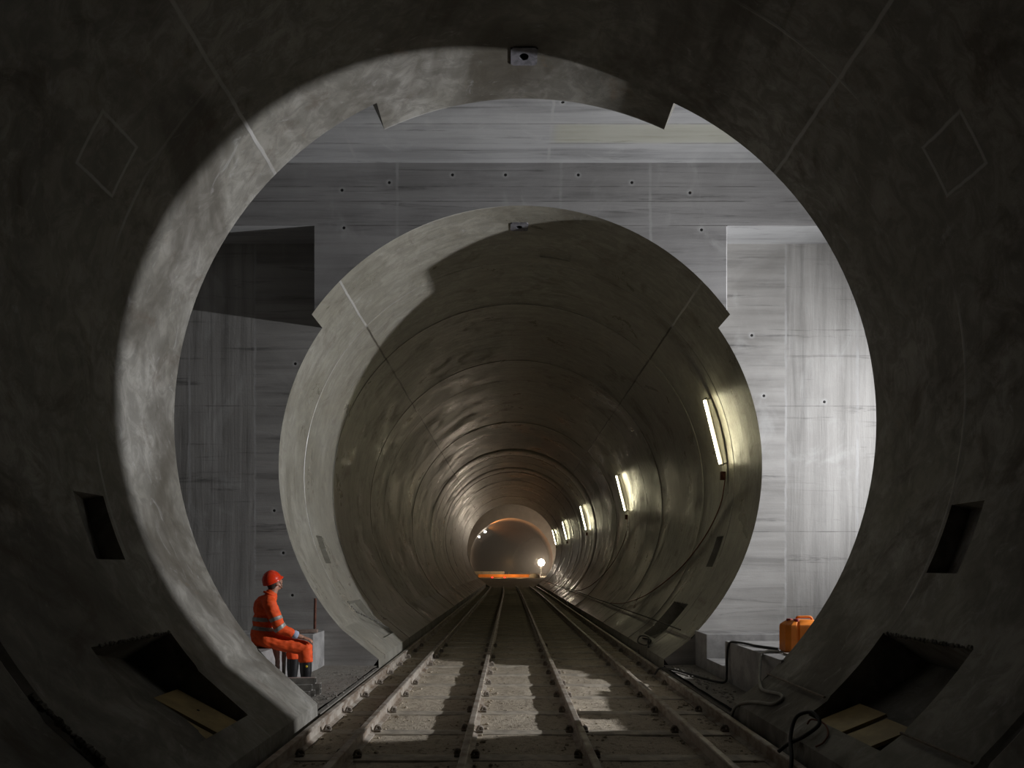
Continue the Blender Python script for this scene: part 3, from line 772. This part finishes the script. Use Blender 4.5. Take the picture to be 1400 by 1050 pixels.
# ------------------------------------------------------------------ seated worker
def fused(mb, name, mat, parent, voxel, smooth=4, fold=0., fsc=.06):
    """union of overlapping closed shapes as one continuous skin"""
    me = bpy.data.meshes.new(name); me.from_pydata(mb.v, [], mb.f); me.update()
    bm = bmesh.new(); bm.from_mesh(me); bmesh.ops.recalc_face_normals(bm, faces=bm.faces); bm.to_mesh(me); bm.free()
    o = bpy.data.objects.new(name, me); COL.objects.link(o)
    r = o.modifiers.new('r', 'REMESH'); r.mode = 'VOXEL'; r.voxel_size = voxel; r.use_smooth_shade = True
    s = o.modifiers.new('s', 'SMOOTH'); s.factor = .5; s.iterations = smooth
    dg = bpy.context.evaluated_depsgraph_get(); m2 = bpy.data.meshes.new_from_object(o.evaluated_get(dg)); o.modifiers.clear()
    o.data = m2; bpy.data.meshes.remove(me); m2.name = name
    if fold:
        m2.update(); nr = [v.normal.copy() for v in m2.vertices]
        for v, n in zip(m2.vertices, nr):
            p = v.co; q = Vector((p.x * .8 + p.z * .5, p.y, p.z * 1.3)) / fsc
            a = noise.noise(q) ; b = noise.noise(q * 2.3 + Vector((7, 1, 3)))
            v.co = p + n * fold * (-abs(a) * 1.6 + .5 + b * .45)
    m2.materials.clear(); m2.materials.append(mat)
    for p in m2.polygons: p.use_smooth = True
    if parent: o.parent = parent; o.matrix_parent_inverse = Matrix.Translation(-Vector(parent.location))
    return o
M['skin'] = plain('skin', (.42, .21, .135), .5, 0, .2, 25, .05)
M['hivis'] = plain('orange_workwear', (.90, .095, .008), .75, 0, .22, 9, .15)
M['refl'] = plain('grey_reflective_tape', (.33, .33, .30), .45, .1, .25, 30, .05)
M['helmet'] = plain('red_helmet_shell', (.72, .045, .012), .22, 0, .05, 5, .0)
M['boot'] = plain('black_rubber_boot', (.018, .018, .019), .4, 0, .3, 12, .1)
M['shirt'] = plain('pale_blue_shirt', (.42, .48, .62), .8)
M['hair'] = plain('dark_hair', (.03, .02, .014), .7)
M['eye'] = plain('eye_white', (.6, .58, .55), .3)
M['yellow'] = plain('yellow_boot_mark', (.75, .55, .03), .5)
PY = 9.15
per = empty('person', (-3.28, PY, .617), 'seated worker in orange high-visibility overalls and red helmet looking down the tunnel', 'person')
HM = Matrix.Translation((-3.165, PY + .01, 1.455)) @ Matrix.Rotation(rad(30), 4, 'Z') @ Matrix.Rotation(rad(-22), 4, 'Y') @ Matrix.Scale(.95, 4)
def H(x, y, z): return HM @ Vector((x, y, z))
sR, eR, wR = (-3.235, PY - .205, 1.20), (-3.11, PY - .255, .875), (-2.84, PY - .225, .752)
sL, eL, wL = (-3.235, PY + .205, 1.20), (-3.27, PY + .28, .93), (-3.10, PY + .24, .80)
hR, kR_, aR = (-3.27, PY - .11, .735), (-2.785, PY - .14, .595), (-2.775, PY - .13, .14)
hL, kL_, aL = (-3.30, PY + .11, .735), (-2.905, PY + .20, .61), (-2.925, PY + .19, .14)
# --- body: one skin from head to feet
b = MB()
b.ell(H(-.005, 0, .035), (.098, .078, .10), HM); b.ell(H(.035, 0, -.045), (.062, .060, .07), HM)
b.ell(H(.072, 0, -.092), (.026, .030, .022), HM); b.ell(H(.055, 0, -.012), (.05, .062, .05), HM)
b.tube([H(.095, 0, .035), H(.112, 0, -.005), H(.118, 0, -.022)], [.010, .014, .017], 8); b.ell(H(.108, 0, -.022), (.017, .020, .012), HM)
b.ell(H(.090, 0, .045), (.018, .055, .012), HM); b.ell(H(.092, 0, -.056), (.014, .026, .008), HM); b.ell(H(.090, 0, -.070), (.013, .022, .008), HM)
for s in (-1, 1):
    b.ell(H(-.008, s * .080, -.005), (.026, .012, .036), HM @ Matrix.Rotation(s * .3, 4, 'Z')); b.ell(H(.07, s * .045, -.018), (.028, .022, .02), HM)
b.cap((-3.225, PY, 1.22), H(-.02, 0, -.05), .066, .058)
b.ell((-3.27, PY, 1.08), (.115, .165, .22)); b.ell((-3.29, PY, .86), (.11, .15, .2)); b.ell((-3.29, PY, .74), (.115, .165, .10))
for (s_, e_, w_) in ((sR, eR, wR), (sL, eL, wL)): b.cap(s_, e_, .058, .045); b.cap(e_, w_, .044, .030)
for (h_, k_, a_) in ((hR, kR_, aR), (hL, kL_, aL)):
    b.cap(h_, k_, .085, .058); b.cap(k_, a_, .055, .038); b.cap(a_, (a_[0] + .15, a_[1], .085), .036, .026)
def hand(w, fdir, side, curl):
    """palm on the knee, five fingers: fdir forward, side unit vector towards the thumb"""
    w = Vector(w); f = Vector(fdir).normalized(); t = Vector(side); t = (t - f * t.dot(f)).normalized(); dn = f.cross(t); dn = dn if dn.z < 0 else -dn
    pc = w + f * .055
    Mx = Matrix((f, t, dn)).transposed().to_4x4()
    b.ell(pc, (.052, .042, .017), Mx); b.cap(w, w + f * .03, .027, .024)
    for k, (off, L) in enumerate(((.031, .072), (.011, .082), (-.010, .076), (-.030, .060))):
        p = w + f * .092 + t * off; pts = [p]; ang = .12; d = f + t * (off * 3.2)
        for q, seg in enumerate((.45, .32, .25)):
            ang += curl * (1 + .25 * k) * (.8 if q else .6); v = (d.normalized() * math.cos(ang) + dn * math.sin(ang)); pts.append(pts[-1] + v * L * seg)
        for q in range(3): b.cap(pts[q], pts[q + 1], .0098 - .0008 * q, .0092 - .0008 * q, 8)
    p = w + f * .028 + t * .030; q1 = p + (f * .55 + t * .75 + dn * .15) * .036; q2 = q1 + (f * .85 + t * .30 + dn * .35) * .03; q3 = q2 + (f * .9 + dn * .5) * .022
    b.cap(p, q1, .0135, .0115, 8); b.cap(q1, q2, .011, .0102, 8); b.cap(q2, q3, .0102, .0088, 8)
hand(wR, (.93, .02, -.30), (.1, 1, .25), .22)
hand(wL, (.90, .15, -.25), (.15, -1, .1), .42)
fused(b, 'body', M['skin'], per, .0062, 2)
for s in (-1, 1):
    e = MB(); e.ell(H(.089, s * .033, .018), (.011, .012, .010), HM); e.build('eye', M['eye'], per, 60)
# --- hair
b = MB(); b.ell(H(-.022, 0, .02), (.092, .083, .088), HM); b.ell(H(-.055, 0, -.035), (.052, .062, .045), HM); fused(b, 'hair', M['hair'], per, .009, 3)
# --- overalls
b = MB()
b.ell((-3.275, PY, 1.13), (.150, .190, .175)); b.ell((-3.285, PY, .95), (.150, .180, .20)); b.ell((-3.295, PY, .80), (.165, .195, .16)); b.ell((-3.30, PY, .735), (.155, .20, .115))
b.cap((-3.245, PY - .15, 1.215), (-3.245, PY + .15, 1.215), .085, .085); b.cap((-3.235, PY, 1.2), (-3.21, PY, 1.30), .10, .080)
for (s_, e_, w_) in ((sR, eR, wR), (sL, eL, wL)):
    s_, e_, w_ = Vector(s_), Vector(e_), Vector(w_); c = e_ + (w_ - e_) * .50
    b.cap(s_, e_, .088, .074); b.cap(e_, c, .072, .058)
for (h_, k_, a_) in ((hR, kR_, aR), (hL, kL_, aL)):
    h_, k_, a_ = Vector(h_), Vector(k_), Vector(a_); c = k_ + (a_ - k_) * .40
    b.cap(h_, k_, .118, .092); b.tube([k_, k_ + (a_ - k_) * .2, c], [.090, .090, .090], 16); b.ell(k_, (.094, .094, .094))
suit = fused(b, 'overalls', M['hivis'], per, .0105, 3, .010, .10)
col_ = MB(); col_.tube([(-3.215 + .074 * math.cos(t), PY + .074 * math.sin(t), 1.312 - .03 * math.cos(t)) for t in [2 * math.pi * k / 24 for k in range(24)]], .017, 8, False, True)
fused(col_, 'collar', M['hivis'], per, .007, 2)
# --- reflective bands: slices of the overalls, lifted off the cloth
def band(name, p, n, w, keep):
    p, n = Vector(p), Vector(n).normalized(); bm = bmesh.new(); bm.from_mesh(suit.data)
    for s in (-1, 1):
        g = bm.verts[:] + bm.edges[:] + bm.faces[:]
        bmesh.ops.bisect_plane(bm, geom=g, plane_co=p + n * s * w / 2, plane_no=n * s, clear_outer=True)
    bmesh.ops.delete(bm, geom=[f for f in bm.faces if not keep(f.calc_center_median())], context='FACES')
    bm.normal_update()
    nn = {v: v.normal.copy() for v in bm.verts}
    for v in bm.verts: v.co += nn[v] * .005
    me = bpy.data.meshes.new(name); bm.to_mesh(me); bm.free(); me.materials.append(M['refl'])
    o = bpy.data.objects.new(name, me); COL.objects.link(o); o.parent = suit
    return o
def near_seg(a, c, r):
    a, c = Vector(a), Vector(c); d = c - a
    def f(q):
        t = max(0, min(1, (q - a).dot(d) / d.length_squared)); return (q - (a + d * t)).length < r
    return f
armR1, armL1 = near_seg(sR, eR, .115), near_seg(sL, eL, .115)
armR2, armL2 = near_seg(eR, wR, .095), near_seg(eL, wL, .095)
tors = lambda q: abs(q.y - PY) < .215 and q.x < -3.13 and not (armR1(q) and q.y < PY - .16) and not (armL1(q) and q.y > PY + .16)
band('reflective_band', (-3.28, PY, .985), (.05, 0, 1), .05, tors)
band('reflective_band', (-3.28, PY, .865), (.12, 0, 1), .05, tors)
for (s_, e_, w_, k1) in ((sR, eR, wR, -1), (sL, eL, wL, 1)):
    s_, e_, w_ = Vector(s_), Vector(e_), Vector(w_)
    far_out = (lambda q, k1=k1: (q.y - PY) * k1 > .14)
    a1, a2 = near_seg(s_, e_, .105), near_seg(e_, w_, .10)
    band('reflective_band', s_ + (e_ - s_) * .62, e_ - s_, .045, lambda q: a1(q) and far_out(q))
    band('reflective_band', s_ + (e_ - s_) * .97, (e_ - s_).normalized() + (w_ - e_).normalized() * .5, .045, lambda q: a2(q) and far_out(q))
    c = e_ + (w_ - e_) * .50; b = MB(); d = (w_ - e_).normalized()
    b.tube([c + d * .03, c + d * .045, c + d * .085, c + d * .095], [.050, .056, .052, .044], 16); b.build('shirt_cuff', M['shirt'], per, 50)
# --- helmet
b = MB(); HT = HM @ Matrix.Translation((-.018, 0, .052)) @ Matrix.Rotation(rad(-4), 4, 'Y')
nu, nv = 32, 14; vs = []; fs = []
for i in range(nv + 1):
    ph = (math.pi * .56) * i / nv
    for j in range(nu):
        th = 2 * math.pi * j / nu; fr = math.cos(th)
        k = 1.0
        x = .132 * math.sin(ph) * math.cos(th); y = .112 * math.sin(ph) * math.sin(th); z = .134 * math.cos(ph)
        z += .006 * max(0, 1 - (y / .02) ** 2) * math.sin(ph) ** .5 * (1 if i < nv - 2 else 0)
        if i >= nv - 1:
            ex = .006 + .036 * max(0, fr) ** 1.5; f = (i - nv + 2) / 2
            x += ex * f * math.cos(th); y += .012 * f * math.sin(th); z += .004 * f - .008 * max(0, fr) * f
        vs.append(HT @ Vector((x, y, z)))
for i in range(nv):
    for j in range(nu): fs.append((i * nu + j, i * nu + (j + 1) % nu, (i + 1) * nu + (j + 1) % nu, (i + 1) * nu + j))
b.add(vs, fs); hel = b.build('helmet', M['helmet'], per, 50, 1e-5)
so = hel.modifiers.new('thick', 'SOLIDIFY'); so.thickness = .004; so.offset = 1
b = MB(); b.tube(smoothpath([HT @ Vector((.03, -.112, -.03)), H(.045, -.078, -.06), H(.06, -.03, -.11)], 6), .004, 6); b.build('chin_strap', M['boot'], hel)
# --- boots
for (k_, a_, nm) in ((kR_, aR, 0), (kL_, aL, 1)):
    k_, a_ = Vector(k_), Vector(a_); d = (k_ - a_).normalized(); bt = MB(); top = a_ + d * .30
    bt.tube([top, a_ + d * .15, a_ + d * .03, a_ + Vector((0, 0, -.06))], [.082, .076, .062, .05], 18)
    bt.ell((a_.x + .01, a_.y, .10), (.075, .05, .06)); bt.cap((a_.x + .02, a_.y, .105), (a_.x + .155, a_.y - .01, .095), .048, .042)
    bt.box((a_.x + .055, a_.y, .066), (.28, .092, .028), None, .012)
    o = fused(bt, 'boot', M['boot'], per, .008, 3)
    if nm == 0:
        y = MB(); y.ell(top + Vector((.005, -.078, -.075)), (.016, .008, .016)); y.build('boot_mark', M['yellow'], o, 60)

per.location += Vector((.07, -.2, 0)); per.rotation_euler.z = rad(22)
# ------------------------------------------------------------------ lights
def light(name, typ, loc, power, col, **kw):
    l = bpy.data.lights.new(name, typ); l.energy = power; l.color = col
    for k, v in kw.items(): setattr(l, k, v)
    o = bpy.data.objects.new(name, l); COL.objects.link(o); o.location = loc; return o
o = light('work_light', 'SPOT', (10.4, 8.62, 3.75), 5500, (.945, .955, 1.0), shadow_soft_size=.10, spot_size=rad(84), spot_blend=.95)
o.rotation_euler = Vector((-1, .06, .02)).to_track_quat('-Z', 'Y').to_euler()
o = light('sodium_lamp', 'SPOT', px(668, 722, 90.6), 1500, (1, .36, .09), shadow_soft_size=.15, spot_size=rad(110), spot_blend=.6)
o.rotation_euler = Vector((1, .12, .22)).to_track_quat('-Z', 'Y').to_euler()
o = light('barrier_fill', 'SPOT', (0, 73.5, 2.4), 420, (1, .62, .28), shadow_soft_size=.2, spot_size=rad(145))  # unseen spot without a fixture, added to brighten the orange barrier
o.rotation_euler = (rad(55), 0, 0)
w = bpy.data.worlds.new('World'); scene.world = w; w.use_nodes = True
w.node_tree.nodes['Background'].inputs[0].default_value = (.9, .85, .7, 1); w.node_tree.nodes['Background'].inputs[1].default_value = .0015

# ------------------------------------------------------------------ camera
cam = bpy.data.cameras.new('camera'); co = bpy.data.objects.new('camera', cam); COL.objects.link(co)
co.location = (0, 0, 1.67); co.rotation_euler = (rad(90), 0, 0)
cam.sensor_width = 36; cam.lens = 933 / 1400 * 36; cam.shift_y = 250 / 1400; cam.shift_x = 3 / 1400
cam.clip_start = .05; cam.clip_end = 400
scene.camera = co
vs_ = scene.view_settings; vs_.view_transform = 'Standard'; vs_.look = 'None'; vs_.exposure = 0.0; vs_.gamma = 1
scene.cycles.diffuse_bounces = 3; scene.cycles.max_bounces = 10
